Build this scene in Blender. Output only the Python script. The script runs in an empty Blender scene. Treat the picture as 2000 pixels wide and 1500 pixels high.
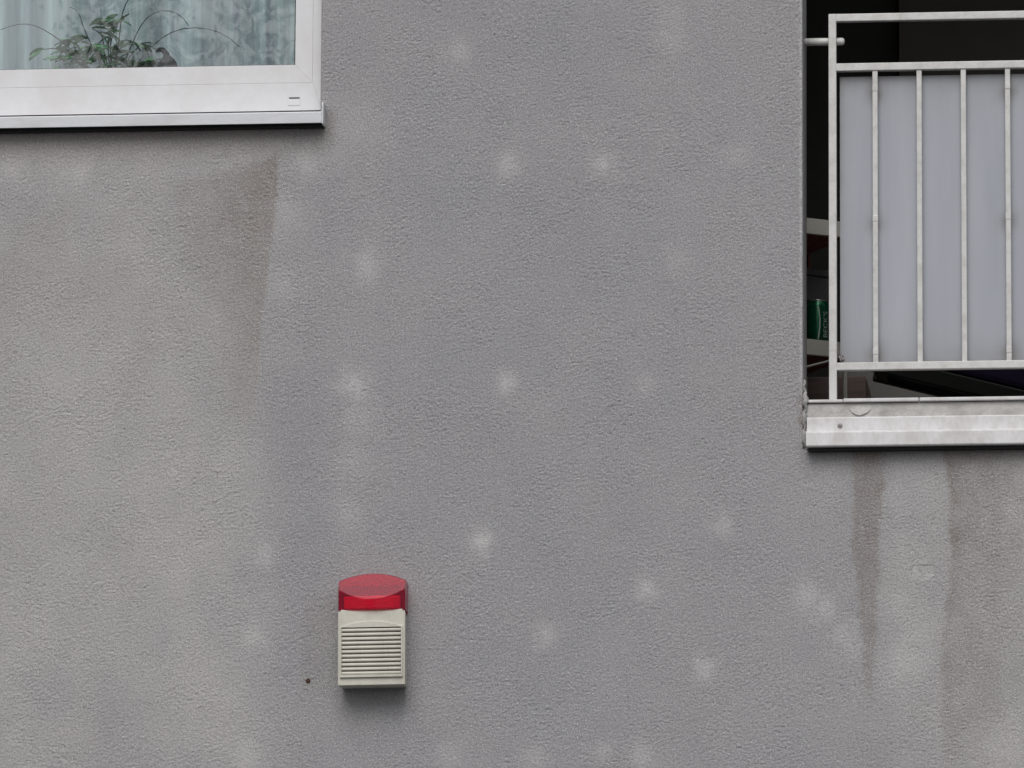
import bpy, bmesh, math, random
import numpy as np
from mathutils import Vector, Matrix

R = math.radians
random.seed(7)
sc = bpy.context.scene
COL = sc.collection

# ------------------------------------------------------------------ camera
cam_d = bpy.data.cameras.new('camera')
cam = bpy.data.objects.new('camera', cam_d)
COL.objects.link(cam)
CAM = Vector((2.2, -22.0, 1.5))
_q = (Vector((0, 0, 6.0)) - CAM).to_track_quat('-Z', 'Y')
cam.matrix_world = Matrix.Translation(CAM) @ _q.to_matrix().to_4x4() @ Matrix.Rotation(0.006, 4, 'Z')
cam_d.sensor_width = 36.0
cam_d.lens = 36.0 * 16469.0 / 2000.0
cam_d.clip_start = 0.5
cam_d.clip_end = 3000.0
sc.camera = cam

# ------------------------------------------------------------------ sky, sun, exposure
SUN_EL, SUN_AZ = R(50), R(180)          # overcast: a broad soft sun high in front of the wall
w = bpy.data.worlds.new('World')
sc.world = w
w.use_nodes = True
nt = w.node_tree
nt.nodes.clear()
sky = nt.nodes.new('ShaderNodeTexSky')
sky.sky_type = 'NISHITA'
sky.sun_disc = False
sky.sun_elevation = SUN_EL
sky.sun_rotation = SUN_AZ
sky.air_density = 1.0
sky.dust_density = 4.0
hs = nt.nodes.new('ShaderNodeHueSaturation')
hs.inputs['Saturation'].default_value = 0.22      # cloud cover: nearly white light
bg = nt.nodes.new('ShaderNodeBackground')
bg.inputs['Strength'].default_value = 0.10
wo = nt.nodes.new('ShaderNodeOutputWorld')
nt.links.new(sky.outputs[0], hs.inputs['Color'])
nt.links.new(hs.outputs[0], bg.inputs['Color'])
nt.links.new(bg.outputs[0], wo.inputs['Surface'])

sun_d = bpy.data.lights.new('sun', 'SUN')
sun_d.energy = 1.5
sun_d.angle = R(44)
sun_d.color = (1.0, 0.98, 0.96)
sun = bpy.data.objects.new('sun', sun_d)
COL.objects.link(sun)
_dir = Vector((0.06, math.cos(SUN_EL), -math.sin(SUN_EL)))
sun.rotation_euler = _dir.to_track_quat('-Z', 'Y').to_euler()
sun.location = (0, -10, 20)

sc.view_settings.view_transform = 'Standard'
sc.view_settings.look = 'None'
sc.view_settings.gamma = 1.0
sc.view_settings.exposure = 0.0
sc.cycles.use_denoising = True
sc.cycles.denoising_input_passes = 'RGB_ALBEDO_NORMAL'
sc.cycles.denoising_prefilter = 'NONE'
sc.cycles.max_bounces = 8
sc.cycles.transparent_max_bounces = 16


# ------------------------------------------------------------------ helpers
def new_mat(name):
    m = bpy.data.materials.new(name)
    m.use_nodes = True
    return m, m.node_tree, m.node_tree.nodes['Principled BSDF']


def node(t, kind, **kw):
    n = t.nodes.new(kind)
    for k, v in kw.items():
        if k in n.inputs.keys():
            n.inputs[k].default_value = v
        else:
            setattr(n, k, v)
    return n


def noise(t, scale, detail=3.0, rough=0.55, vec=None):
    n = node(t, 'ShaderNodeTexNoise', Scale=scale, Detail=detail, Roughness=rough)
    if vec is not None:
        t.links.new(vec, n.inputs['Vector'])
    return n


def objcoord(t, scale=(1, 1, 1)):
    c = t.nodes.new('ShaderNodeTexCoord')
    m = t.nodes.new('ShaderNodeMapping')
    m.inputs['Scale'].default_value = scale
    t.links.new(c.outputs['Object'], m.inputs['Vector'])
    return m.outputs[0]


def mixcol(t, fac, a, b, mode='MIX'):
    n = t.nodes.new('ShaderNodeMix')
    n.data_type = 'RGBA'
    n.blend_type = mode
    for sock, v in ((n.inputs[0], fac), (n.inputs[6], a), (n.inputs[7], b)):
        if hasattr(v, 'is_linked') or hasattr(v, 'links'):
            t.links.new(v, sock)
        elif isinstance(v, (int, float)):
            sock.default_value = v
        else:
            sock.default_value = (*v, 1.0)
    return n.outputs[2]


def ramp(t, val, lo, hi, a=0.0, b=1.0):
    n = t.nodes.new('ShaderNodeMapRange')
    n.inputs[1].default_value = lo
    n.inputs[2].default_value = hi
    n.inputs[3].default_value = a
    n.inputs[4].default_value = b
    t.links.new(val, n.inputs[0])
    return n.outputs[0]


def worn(name, col, dirt, rough=0.45, amount=0.5, scale=9.0, stretch=(1, 1, 1), bump=0.0, bscale=120.0, spec=0.5, metal=0.0, lo=0.45, hi=0.75):
    """a painted or plain surface with uneven dirt, or painted fold shade"""
    m, t, b = new_mat(name)
    v = objcoord(t, stretch)
    n1 = noise(t, scale, 5.0, 0.6, v)
    n2 = noise(t, scale * 6.3, 3.0, 0.6, v)
    f = ramp(t, n1.outputs[0], lo, hi, 0.0, amount)
    c = mixcol(t, f, col, dirt)
    f2 = ramp(t, n2.outputs[0], 0.35, 0.75, 0.0, amount * 0.45)
    c = mixcol(t, f2, c, dirt)
    t.links.new(c, b.inputs['Base Color'])
    t.links.new(ramp(t, n1.outputs[0], 0.3, 0.7, rough * 0.85, min(1.0, rough * 1.25)), b.inputs['Roughness'])
    b.inputs['Specular IOR Level'].default_value = spec
    b.inputs['Metallic'].default_value = metal
    if bump:
        bn = noise(t, bscale, 3.0, 0.6, v)
        bm_ = node(t, 'ShaderNodeBump', Strength=bump, Distance=0.002)
        t.links.new(bn.outputs[0], bm_.inputs['Height'])
        t.links.new(bm_.outputs[0], b.inputs['Normal'])
    return m


def mesh_obj(name, bm, mat, parent=None, smooth=False, bevel=0.0, segs=2):
    if bevel:
        bmesh.ops.remove_doubles(bm, verts=bm.verts, dist=1e-6)
        eds = [e for e in bm.edges if e.is_manifold and e.calc_face_angle(0) > 0.6]
        bmesh.ops.bevel(bm, geom=eds, offset=bevel, segments=segs, profile=0.5, affect='EDGES', clamp_overlap=True)
    bmesh.ops.recalc_face_normals(bm, faces=bm.faces)
    me = bpy.data.meshes.new(name)
    bm.to_mesh(me)
    bm.free()
    if smooth:
        for p in me.polygons:
            p.use_smooth = True
    me.materials.append(mat)
    o = bpy.data.objects.new(name, me)
    COL.objects.link(o)
    if parent is not None:
        o.parent = parent
    return o


def box(bm, x0, x1, y0, y1, z0, z1, m=None):
    vs = [bm.verts.new(((x0, x1)[i], (y0, y1)[j], (z0, z1)[k])) for i in (0, 1) for j in (0, 1) for k in (0, 1)]
    if m is not None:
        for v in vs:
            v.co = m @ v.co
    for q in ((0, 1, 3, 2), (4, 6, 7, 5), (0, 4, 5, 1), (2, 3, 7, 6), (0, 2, 6, 4), (1, 5, 7, 3)):
        bm.faces.new([vs[i] for i in q])
    return vs


def box_obj(name, x0, x1, y0, y1, z0, z1, mat, parent=None, bevel=0.0, segs=2, m=None):
    bm = bmesh.new()
    box(bm, x0, x1, y0, y1, z0, z1, m)
    return mesh_obj(name, bm, mat, parent, bevel=bevel, segs=segs)


def tube(bm, pts, rad, n=10, caps=True):
    """a tube through pts; rad a number or a list"""
    pts = [Vector(p) for p in pts]
    rads = rad if isinstance(rad, (list, tuple)) else [rad] * len(pts)
    rings = []
    up = Vector((0.123, 0.456, 0.88)).normalized()
    for i, p in enumerate(pts):
        d = (pts[min(i + 1, len(pts) - 1)] - pts[max(i - 1, 0)]).normalized()
        a = d.cross(up)
        if a.length < 1e-3:
            a = d.cross(Vector((1, 0, 0)))
        a.normalize()
        b = d.cross(a)
        rings.append([bm.verts.new(p + (a * math.cos(2 * math.pi * k / n) + b * math.sin(2 * math.pi * k / n)) * rads[i]) for k in range(n)])
    for r0, r1 in zip(rings, rings[1:]):
        for k in range(n):
            bm.faces.new((r0[k], r0[(k + 1) % n], r1[(k + 1) % n], r1[k]))
    if caps:
        bm.faces.new(rings[0][::-1])
        bm.faces.new(rings[-1])


def lathe(bm, prof, n=32, centre=(0, 0, 0)):
    c = Vector(centre)
    rings = [[bm.verts.new(c + Vector((r * math.cos(2 * math.pi * k / n), r * math.sin(2 * math.pi * k / n), z))) for k in range(n)] for r, z in prof]
    for r0, r1 in zip(rings, rings[1:]):
        for k in range(n):
            bm.faces.new((r0[k], r0[(k + 1) % n], r1[(k + 1) % n], r1[k]))
    bm.faces.new(rings[0][::-1])
    bm.faces.new(rings[-1])


def thing(name, label, cat, loc=(0, 0, 0), group=None):
    o = bpy.data.objects.new(name, None)
    o.empty_display_size = 0.05
    COL.objects.link(o)
    o.location = loc
    tag(o, label, cat, group)
    return o


def tag(o, label, cat, group=None):
    o['label'] = label
    o['category'] = cat
    if group:
        o['group'] = group
    return o


# ---- 2-D gradient noise on arrays
def pnoise(x, y, seed):
    rng = np.random.RandomState(seed)
    g = rng.uniform(0, 2 * math.pi, 65536).astype(np.float32)
    gx, gy = np.cos(g), np.sin(g)
    xi = np.floor(x).astype(np.int64)
    yi = np.floor(y).astype(np.int64)
    fx = (x - xi).astype(np.float32)
    fy = (y - yi).astype(np.float32)
    u = fx * fx * fx * (fx * (fx * 6 - 15) + 10)
    v = fy * fy * fy * (fy * (fy * 6 - 15) + 10)

    def gr(ix, iy, dx, dy):
        h = ((ix * 73856093) ^ (iy * 19349663)) & 65535
        return gx[h] * dx + gy[h] * dy
    a = gr(xi, yi, fx, fy)
    b = gr(xi + 1, yi, fx - 1, fy)
    c = gr(xi, yi + 1, fx, fy - 1)
    d = gr(xi + 1, yi + 1, fx - 1, fy - 1)
    return ((a + u * (b - a)) * (1 - v) + (c + u * (d - c)) * v) * 1.5


def fbm(x, y, seed, octv=4):
    s, a = 0.0, 1.0
    for o in range(octv):
        s = s + a * pnoise(x, y, seed + o)
        x, y, a = x * 2.03 + 3.1, y * 2.03 + 1.7, a * 0.5
    return s


def sstep(a, b, x):
    t_ = np.clip((x - a) / (b - a), 0, 1)
    return t_ * t_ * (3 - 2 * t_)


# ------------------------------------------------------------------ materials
def wall_material():
    m, t, b = new_mat('grey_render')
    at = node(t, 'ShaderNodeAttribute', attribute_name='weather')
    sp = t.nodes.new('ShaderNodeSeparateColor')
    t.links.new(at.outputs['Color'], sp.inputs[0])
    v = objcoord(t)
    base = mixcol(t, sp.outputs[2], (0.322, 0.320, 0.336), (0.500, 0.487, 0.476))
    n_l = noise(t, 5.0, 5.0, 0.6, v)
    base = mixcol(t, ramp(t, n_l.outputs[0], 0.35, 0.7, 0.0, 0.16), base, (0.45, 0.44, 0.445))
    n_h = noise(t, 3.1, 4.0, 0.6, v)
    base = mixcol(t, ramp(t, n_h.outputs[0], 0.45, 0.72, 0.0, 0.35), base, (0.345, 0.325, 0.333))
    base = mixcol(t, sp.outputs[1], base, (0.66, 0.65, 0.645))
    base = mixcol(t, sp.outputs[0], base, (0.190, 0.152, 0.120))
    v2 = objcoord(t, (1.0, 1.0, 1.7))
    n_f = noise(t, 185.0, 3.0, 0.65, v2)
    base = mixcol(t, ramp(t, n_f.outputs[0], 0.36, 0.53, 0.55, 0.0), base, (0.18, 0.175, 0.182))
    n_g = noise(t, 230.0, 2.0, 0.6, v2)
    base = mixcol(t, ramp(t, n_g.outputs[0], 0.53, 0.66, 0.0, 0.50), base, (0.70, 0.70, 0.71))
    t.links.new(base, b.inputs['Base Color'])
    b.inputs['Roughness'].default_value = 0.92
    b.inputs['Specular IOR Level'].default_value = 0.2
    bmp = node(t, 'ShaderNodeBump', Strength=1.0, Distance=0.0030)
    n_b = noise(t, 300.0, 3.0, 0.6, v2)
    t.links.new(n_b.outputs[0], bmp.inputs['Height'])
    t.links.new(bmp.outputs[0], b.inputs['Normal'])
    return m


M_WALL = wall_material()
M_PVC = worn('white_window_plastic', (0.70, 0.705, 0.725), (0.50, 0.47, 0.45), 0.35, 0.40, 5.0, spec=0.4)
M_ALU = worn('white_aluminium', (0.64, 0.655, 0.685), (0.38, 0.37, 0.36), 0.32, 0.40, 14.0, (0.6, 1, 2.5), spec=0.5)
M_TRIM = worn('white_trim_sheet', (0.68, 0.68, 0.695), (0.38, 0.355, 0.33), 0.45, 0.62, 11.0, (1.6, 1, 1.0), lo=0.40, hi=0.75)
M_RAIL = worn('light_grey_rail_paint', (0.62, 0.62, 0.61), (0.30, 0.275, 0.25), 0.42, 0.45, 24.0, bump=0.15, bscale=90.0)
M_SLAB = worn('flaking_slab_paint', (0.52, 0.51, 0.49), (0.26, 0.245, 0.235), 0.75, 0.85, 22.0, (0.7, 1, 1.3), bump=0.5, bscale=140.0)
M_FLAKE = worn('old_blue_grey_paint', (0.50, 0.50, 0.495), (0.28, 0.27, 0.26), 0.75, 0.8, 40.0, bump=0.3)
M_CAULK = worn('dirty_sealant', (0.40, 0.395, 0.39), (0.13, 0.12, 0.11), 0.85, 0.8, 50.0, bump=0.8, bscale=200.0)
M_BLACK = worn('black_rubber_and_shade', (0.015, 0.015, 0.016), (0.04, 0.038, 0.036), 0.7, 0.5, 30.0)
M_DARKGAP = worn('dark_gap', (0.02, 0.018, 0.018), (0.04, 0.04, 0.04), 0.8, 0.4, 30.0)
M_SLOT = worn('siren_slot', (0.17, 0.13, 0.125), (0.09, 0.075, 0.07), 0.8, 0.4, 30.0)
M_STEEL = worn('zinc_screw', (0.30, 0.28, 0.28), (0.10, 0.08, 0.07), 0.5, 0.6, 200.0, metal=0.6)
M_RUST = worn('rusty_screw', (0.10, 0.055, 0.04), (0.04, 0.03, 0.028), 0.8, 0.7, 200.0, metal=0.2)
M_BEIGE = worn('beige_plastic', (0.585, 0.568, 0.50), (0.33, 0.30, 0.26), 0.42, 0.5, 16.0, spec=0.4, bump=0.08, bscale=600.0)
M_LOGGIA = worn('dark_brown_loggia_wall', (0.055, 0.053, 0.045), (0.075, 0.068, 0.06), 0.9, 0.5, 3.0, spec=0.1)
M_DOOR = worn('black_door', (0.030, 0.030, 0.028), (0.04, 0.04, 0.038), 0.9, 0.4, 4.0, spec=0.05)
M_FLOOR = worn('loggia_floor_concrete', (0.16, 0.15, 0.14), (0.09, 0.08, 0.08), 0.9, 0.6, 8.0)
M_SHELFEDGE = worn('cream_shelf_edge', (0.52, 0.51, 0.45), (0.34, 0.31, 0.27), 0.5, 0.35, 10.0)
M_SHELFWOOD = worn('red_brown_board', (0.20, 0.060, 0.038), (0.10, 0.035, 0.025), 0.7, 0.6, 12.0, (6, 1, 1))
M_GREYBOX = worn('dark_grey_cardboard', (0.14, 0.14, 0.145), (0.08, 0.08, 0.08), 0.8, 0.5, 9.0)
M_CRATE = worn('brown_board', (0.17, 0.125, 0.11), (0.09, 0.07, 0.06), 0.8, 0.6, 10.0, (1, 1, 6))
M_CHEST = worn('grey_plastic_chest', (0.155, 0.150, 0.138), (0.10, 0.096, 0.09), 0.6, 0.5, 8.0)
M_CHAIRB = worn('black_lacquer', (0.008, 0.009, 0.008), (0.02, 0.02, 0.018), 0.55, 0.5, 10.0, spec=0.3)
M_PURPLE = worn('dark_purple_cloth', (0.024, 0.017, 0.045), (0.012, 0.010, 0.016), 0.95, 0.7, 12.0, spec=0.1)
M_CURTAIN = worn('pale_curtain', (0.58, 0.66, 0.69), (0.27, 0.28, 0.33), 0.9, 0.9, 7.0, (3.0, 1, 0.12), spec=0.1, lo=0.38, hi=0.66)  # darker stripes paint the shading of the folds
M_ROOM = worn('room_paint', (0.55, 0.55, 0.54), (0.5, 0.5, 0.5), 0.9, 0.3, 3.0)
M_LEAF = worn('houseplant_leaf', (0.11, 0.28, 0.13), (0.05, 0.13, 0.07), 0.5, 0.7, 30.0)
M_STEM = worn('plant_stem', (0.05, 0.055, 0.05), (0.025, 0.03, 0.04), 0.7, 0.5, 40.0)
M_POT = worn('dark_pot', (0.015, 0.014, 0.02), (0.01, 0.01, 0.01), 0.6, 0.5, 20.0)
M_BARK = worn('tree_bark', (0.075, 0.06, 0.045), (0.03, 0.026, 0.022), 0.95, 0.8, 6.0, (1, 1, 0.2), bump=0.6, bscale=30.0)
M_TREELEAF = worn('tree_leaf', (0.055, 0.095, 0.03), (0.03, 0.05, 0.02), 0.6, 0.7, 2.0)
M_GROUND = worn('asphalt', (0.085, 0.085, 0.085), (0.05, 0.05, 0.05), 0.95, 0.6, 1.2)
M_CANTOP = worn('can_aluminium', (0.62, 0.62, 0.62), (0.4, 0.4, 0.4), 0.3, 0.3, 60.0, metal=0.9)
M_CANINK = worn('silver_green_ink', (0.42, 0.52, 0.46), (0.3, 0.38, 0.34), 0.4, 0.3, 60.0, metal=0.2)


def panel_material():
    m, t, b = new_mat('frosted_grey_sheet')
    v = objcoord(t, (3.0, 1, 0.35))
    n = noise(t, 3.0, 4.0, 0.6, v)
    c = mixcol(t, ramp(t, n.outputs[0], 0.3, 0.7), (0.325, 0.343, 0.385), (0.38, 0.40, 0.442))  # vertical tone bands painted for the soft shading by the bars
    v2 = objcoord(t)
    n2 = noise(t, 14.0, 4.0, 0.6, v2)
    at = node(t, 'ShaderNodeAttribute', attribute_name='grime_shade')
    mul = node(t, 'ShaderNodeMath', operation='MULTIPLY')
    t.links.new(at.outputs['Fac'], mul.inputs[0])
    t.links.new(ramp(t, n2.outputs[0], 0.2, 0.8, 0.4, 1.0), mul.inputs[1])
    c = mixcol(t, mul.outputs[0], c, (0.15, 0.135, 0.12))
    t.links.new(c, b.inputs['Base Color'])
    b.inputs['Roughness'].default_value = 0.38
    b.inputs['Specular IOR Level'].default_value = 0.35
    return m


def glass_material():
    m, t, b = new_mat('window_glass')
    t.nodes.remove(b)
    out = t.nodes['Material Output']
    fr = node(t, 'ShaderNodeFresnel', IOR=1.5)
    ge = t.nodes.new('ShaderNodeNewGeometry')      # a thin sheet reflects alike from both of its sides
    t.links.new(ramp(t, ge.outputs['Backfacing'], 0.0, 1.0, 1.5, 1.0 / 1.5), fr.inputs['IOR'])
    mu = node(t, 'ShaderNodeMath', operation='MULTIPLY')
    mu.inputs[1].default_value = 3.7
    mu.use_clamp = True
    t.links.new(fr.outputs[0], mu.inputs[0])
    tr = node(t, 'ShaderNodeBsdfTransparent', Color=(0.86, 0.93, 0.92, 1))
    gl = node(t, 'ShaderNodeBsdfGlossy', Color=(1, 1, 1, 1), Roughness=0.012)
    v = objcoord(t)
    n = noise(t, 5.0, 2.0, 0.5, v)
    bp = node(t, 'ShaderNodeBump', Strength=0.16, Distance=0.0012)
    t.links.new(n.outputs[0], bp.inputs['Height'])
    t.links.new(bp.outputs[0], gl.inputs['Normal'])
    mx = t.nodes.new('ShaderNodeMixShader')
    t.links.new(mu.outputs[0], mx.inputs[0])
    t.links.new(tr.outputs[0], mx.inputs[1])
    t.links.new(gl.outputs[0], mx.inputs[2])
    t.links.new(mx.outputs[0], out.inputs['Surface'])
    return m


def lens_material():
    m, t, b = new_mat('red_lens_plastic')
    v = objcoord(t)
    n = noise(t, 30.0, 3.0, 0.6, v)
    c = mixcol(t, ramp(t, n.outputs[0], 0.3, 0.7), (0.93, 0.010, 0.11), (0.89, 0.012, 0.12))
    t.links.new(c, b.inputs['Base Color'])
    b.inputs['Transmission Weight'].default_value = 0.9
    b.inputs['IOR'].default_value = 1.30
    b.inputs['Roughness'].default_value = 0.17
    b.inputs['Specular IOR Level'].default_value = 0.4
    return m


def can_material():
    m, t, b = new_mat('green_can_lacquer')
    v = objcoord(t)
    n = noise(t, 20.0, 3.0, 0.6, v)
    c = mixcol(t, ramp(t, n.outputs[0], 0.3, 0.7), (0.008, 0.10, 0.045), (0.006, 0.075, 0.035))
    t.links.new(c, b.inputs['Base Color'])
    b.inputs['Metallic'].default_value = 0.5
    b.inputs['Roughness'].default_value = 0.28
    return m


M_PANEL, M_GLASS, M_LENS, M_CAN = panel_material(), glass_material(), lens_material(), can_material()

# ------------------------------------------------------------------ ground
g = box_obj('ground', -400, 400, -700, 60, -0.3, 0.0, M_GROUND)
g['kind'] = 'structure'

# ------------------------------------------------------------------ the building: rendered wall with two openings
bld = thing('apartment_building', 'apartment building with weathered grey roughcast wall, white window and recessed balcony', 'building')

OX0, OX1, OZ0, OZ1 = 0.779, 3.70, 5.812, 8.25          # loggia opening (the slab edge fills its foot)
WX0, WX1, WZ0, WZ1 = -2.60, -0.524, 6.755, 8.15         # window opening


def axis(lo, hi, step, outer_lo, outer_hi, marks):
    fine = np.linspace(lo, hi, int(round((hi - lo) / step)) + 1)
    a = np.concatenate([np.linspace(outer_lo, lo, 24)[:-1], fine, np.linspace(hi, outer_hi, 30)[1:]])
    for mk in marks:
        a[np.argmin(np.abs(a - mk))] = mk
    return a


xs = axis(-1.50, 1.48, 0.0027, -6.0, 5.5, (OX0, OX1, WX0, WX1))
zs = axis(4.88, 7.16, 0.0023, 0.0, 10.5, (OZ0, OZ1, WZ0, WZ1))
NX, NZ = len(xs), len(zs)
X, Z = np.meshgrid(xs, zs)            # rows: z, columns: x
X = X.astype(np.float64)
Z = Z.astype(np.float64)

# relief: short torn ridges left by the float, their run bending slowly across the wall
bend = 0.020 * pnoise(X / 0.42, Z / 0.42, 11) + 0.006 * pnoise(X / 0.11, Z / 0.11, 12)
Xw = X + 0.005 * pnoise(X / 0.025, Z / 0.02, 13)
Zw = Z + bend + 0.0022 * pnoise(X / 0.014, Z / 0.011, 14)
h1 = pnoise(Xw / 0.0105, Zw / 0.0070, 21)
h2 = pnoise(Xw / 0.0068, Zw / 0.0056, 22)
h3 = pnoise(X / 0.0062, Z / 0.0052, 23)
tear = np.abs(pnoise(Xw / 0.017, Zw / 0.0100, 24)) + 0.6 * sstep(-0.1, 0.4, pnoise(X / 0.03, Z / 0.03, 25))
patch = 0.70 + 0.45 * sstep(-0.35, 0.45, fbm(X / 0.17, Z / 0.15, 31, 3))
relief = (0.00055 * h1 + 0.00105 * h2 + 0.00085 * h3 - 0.0013 * np.exp(-(tear / 0.07) ** 2)) * patch
relief += 0.0005 * pnoise(X / 0.12, Z / 0.10, 33)
inview = sstep(-1.50, -1.47, X) * (1 - sstep(1.45, 1.48, X)) * sstep(4.88, 4.91, Z) * (1 - sstep(7.13, 7.16, Z))
relief *= inview

# weathering: R brown run-off stains, G bleached patches, B warm pale ageing
stain = np.zeros_like(X)
pale = np.zeros_like(X)
rag = 0.006 * fbm(X / 0.03, Z / 0.03, 41, 3)
big = fbm(X / 0.30, Z / 0.36, 42, 4)


def pl(points, zq):
    """x of a line through points [(x, z)] at heights zq"""
    p = sorted(points, key=lambda q: q[1])
    return np.interp(zq, [q[1] for q in p], [q[0] for q in p])


def zfade(top, full, low, end):
    return (1 - sstep(full, top, Z)) * sstep(end, low, Z)


# stain below the window's corner, crisp on its right side
er = pl([(-0.634, 6.643), (-0.634, 6.530), (-0.653, 6.361), (-0.668, 6.220), (-0.680, 6.024), (-0.697, 5.870)], Z) + 0.5 * rag
strength = np.interp(Z, [(-1.382, 5.837)[1], (-1.385, 6.006)[1], (-1.390, 6.288)[1], (-1.394, 6.486)[1], (-1.396, 6.614)[1], (-1.397, 6.656)[1]], [0.0, 0.34, 0.46, 0.56, 0.68, 0.40])
wid = np.interp(Z, [(-1.383, 5.879)[1], (-1.389, 6.231)[1], (-1.392, 6.401)[1], (-1.396, 6.599)[1]], [0.14, 0.20, 0.36, 0.38])
d = er - X
st = sstep(-0.002, 0.012, d) * (1 - sstep(0.05, 1.0, d / wid + 0.12 * fbm(X / 0.05, Z / 0.07, 47, 3))) * strength
st *= 0.92 + 0.20 * fbm(X / 0.05, Z / 0.08, 43, 4)
topcut = sstep(-0.02, 0.02, pl([(-0.844, 6.576), (-0.739, 6.596), (-0.636, 6.646)][::1], Z) * 0 + (np.interp(X, [(-0.844, 6.576)[0], (-0.739, 6.603)[0], (-0.636, 6.646)[0]], [(-0.844, 6.576)[1], (-0.739, 6.603)[1], (-0.636, 6.646)[1]]) - Z) + rag * 2)
stain = np.maximum(stain, st * topcut)
# broad dim brown breath over the left of the wall
stain = np.maximum(stain, 0.16 * (1 - sstep((-0.806, 6.363)[0], (-0.611, 6.360)[0], X)) * sstep(-0.1, 0.9, big + 0.15) * sstep((-1.379, 5.669)[1], (-1.387, 6.090)[1], Z))
# run-off under the balcony edge
ea = pl([(0.910, 5.806), (0.910, 5.571), (0.920, 5.433), (0.933, 5.281), (0.947, 5.116)], Z) + rag
eb = pl([(0.997, 5.805), (0.986, 5.694), (0.977, 5.501), (0.969, 5.294), (0.957, 5.116)], Z) + rag
rg2 = 0.005 * fbm(X / 0.04, Z / 0.09, 48, 4)
st = sstep(-0.006, 0.012, X - ea + rg2) * (1 - sstep(-0.008, 0.014, X - eb - rg2))
st *= np.interp(Z, [(0.944, 5.089)[1], (0.944, 5.185)[1], (0.945, 5.432)[1], (0.945, 5.695)[1], (0.946, 5.806)[1]], [0.0, 0.38, 0.50, 0.66, 0.52])
stain = np.maximum(stain, st * (0.85 + 0.35 * fbm(X / 0.04, Z / 0.08, 44, 3)))
ec = pl([(1.153, 5.803), (1.166, 5.692), (1.169, 5.471), (1.151, 5.375), (1.142, 5.224), (1.149, 5.005)], Z) + rag
d = X - ec + rg2
st = sstep(-0.006, 0.012, d) * (0.40 + 0.36 * np.exp(-(d / 0.035) ** 2)) * (1 - 0.8 * sstep(0.12, 0.24, d))
st *= np.interp(Z, [(1.160, 4.923)[1], (1.160, 5.087)[1], (1.162, 5.430)[1], (1.163, 5.637)[1], (1.163, 5.796)[1]], [0.1, 0.45, 0.60, 0.85, 0.80])
stain = np.maximum(stain, st * (0.9 + 0.5 * fbm(X / 0.05, Z / 0.07, 45, 3)))
# rust and dirt round the old fixing, and a darker bed beside the siren
fx, fz = (-0.541, 5.201)
rr = np.hypot(X - fx, Z - fz)
stain = np.maximum(stain, 0.75 * np.exp(-(rr / 0.009) ** 2))
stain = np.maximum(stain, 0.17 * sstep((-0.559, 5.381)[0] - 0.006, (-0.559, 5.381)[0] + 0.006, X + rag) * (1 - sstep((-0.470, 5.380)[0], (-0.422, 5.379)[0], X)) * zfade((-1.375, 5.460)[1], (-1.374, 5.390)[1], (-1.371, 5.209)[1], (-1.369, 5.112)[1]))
# grime where the plaster meets the balcony edge
cz = sstep((0.782, 5.850)[1], (0.782, 5.885)[1], Z) * (1 - sstep((0.782, 5.933)[1], (0.782, 5.989)[1], Z))
stain = np.maximum(stain, 0.7 * cz * np.exp(-((X - 0.774 + rag) / 0.006) ** 2))
# brown band below the window sill, strongest at its top
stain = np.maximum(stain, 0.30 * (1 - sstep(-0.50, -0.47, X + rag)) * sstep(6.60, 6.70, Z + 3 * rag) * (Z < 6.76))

wob = 1.0 + 0.34 * fbm(X / 0.045, Z / 0.045, 51, 3)
for px, r_, a_ in [((-0.151, 6.919), .030, .30), ((0.424, 6.937), .035, .18), ((-0.010, 6.602), .032, .36), ((0.243, 6.600), .027, .44), ((0.604, 6.615), .030, .20),
                   ((-0.396, 6.331), .036, .36), ((0.442, 6.332), .034, .16), ((-0.425, 6.003), .036, .46), ((-0.014, 6.004), .027, .42), ((0.363, 5.992), .028, .18),
                   ((0.572, 5.608), .025, .30), ((-0.078, 5.572), .028, .55), ((-0.659, 5.546), .026, .36), ((0.367, 5.439), .024, .46), ((-0.688, 5.324), .030, .34),
                   ((0.097, 5.318), .027, .34), ((0.518, 5.222), .028, .40), ((-1.365, 6.606), .035, .26), ((-1.179, 6.599), .034, .28), ((-0.559, 6.617), .034, .34),
                   ((0.353, 4.988), .030, .30), ((0.249, 5.003), .026, .24), ((0.067, 4.993), .030, .26), ((-0.706, 4.998), .036, .28), ((-0.158, 4.990), .040, .2),
                   ((-1.182, 5.520), .05, .16), ((0.788, 5.414), .035, .36), ((0.836, 5.379), .035, .32), ((0.890, 5.309), .040, .30), ((0.914, 5.270), .03, .22),
                   ((1.046, 5.239), .06, .34), ((1.094, 5.307), .05, .24), ((1.034, 5.694), .055, .19), ((1.102, 5.707), .05, .16), ((1.067, 5.534), .05, .12), ((1.026, 5.376), .05, .15), ((0.850, 5.724), .06, .16),
                   ((-0.438, 5.657), .04, .18), ((-0.426, 5.796), .05, .16), ((-0.413, 5.908), .05, .22), ((-0.503, 6.641), .05, .18), ((-0.613, 6.473), .045, .22), ((-0.624, 6.276), .045, .16),
                   ((1.322, 5.017), .07, .28), ((0.424, 7.008), .04, .14), ((-0.434, 6.711), .08, .14), ((-1.360, 6.174), .07, .14)]:
    dd = np.hypot((X - px[0]), (Z - px[1]) * 0.92) * wob
    pale = np.maximum(pale, 1.3 * a_ * np.exp(-(dd / (1.05 * r_)) ** 2))
pale *= np.clip(0.85 + 0.38 * fbm(X / 0.014, Z / 0.012, 52, 3), 0.3, 1.4)
relief *= 1 - 0.55 * np.clip(pale * 1.6, 0, 1)
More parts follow.
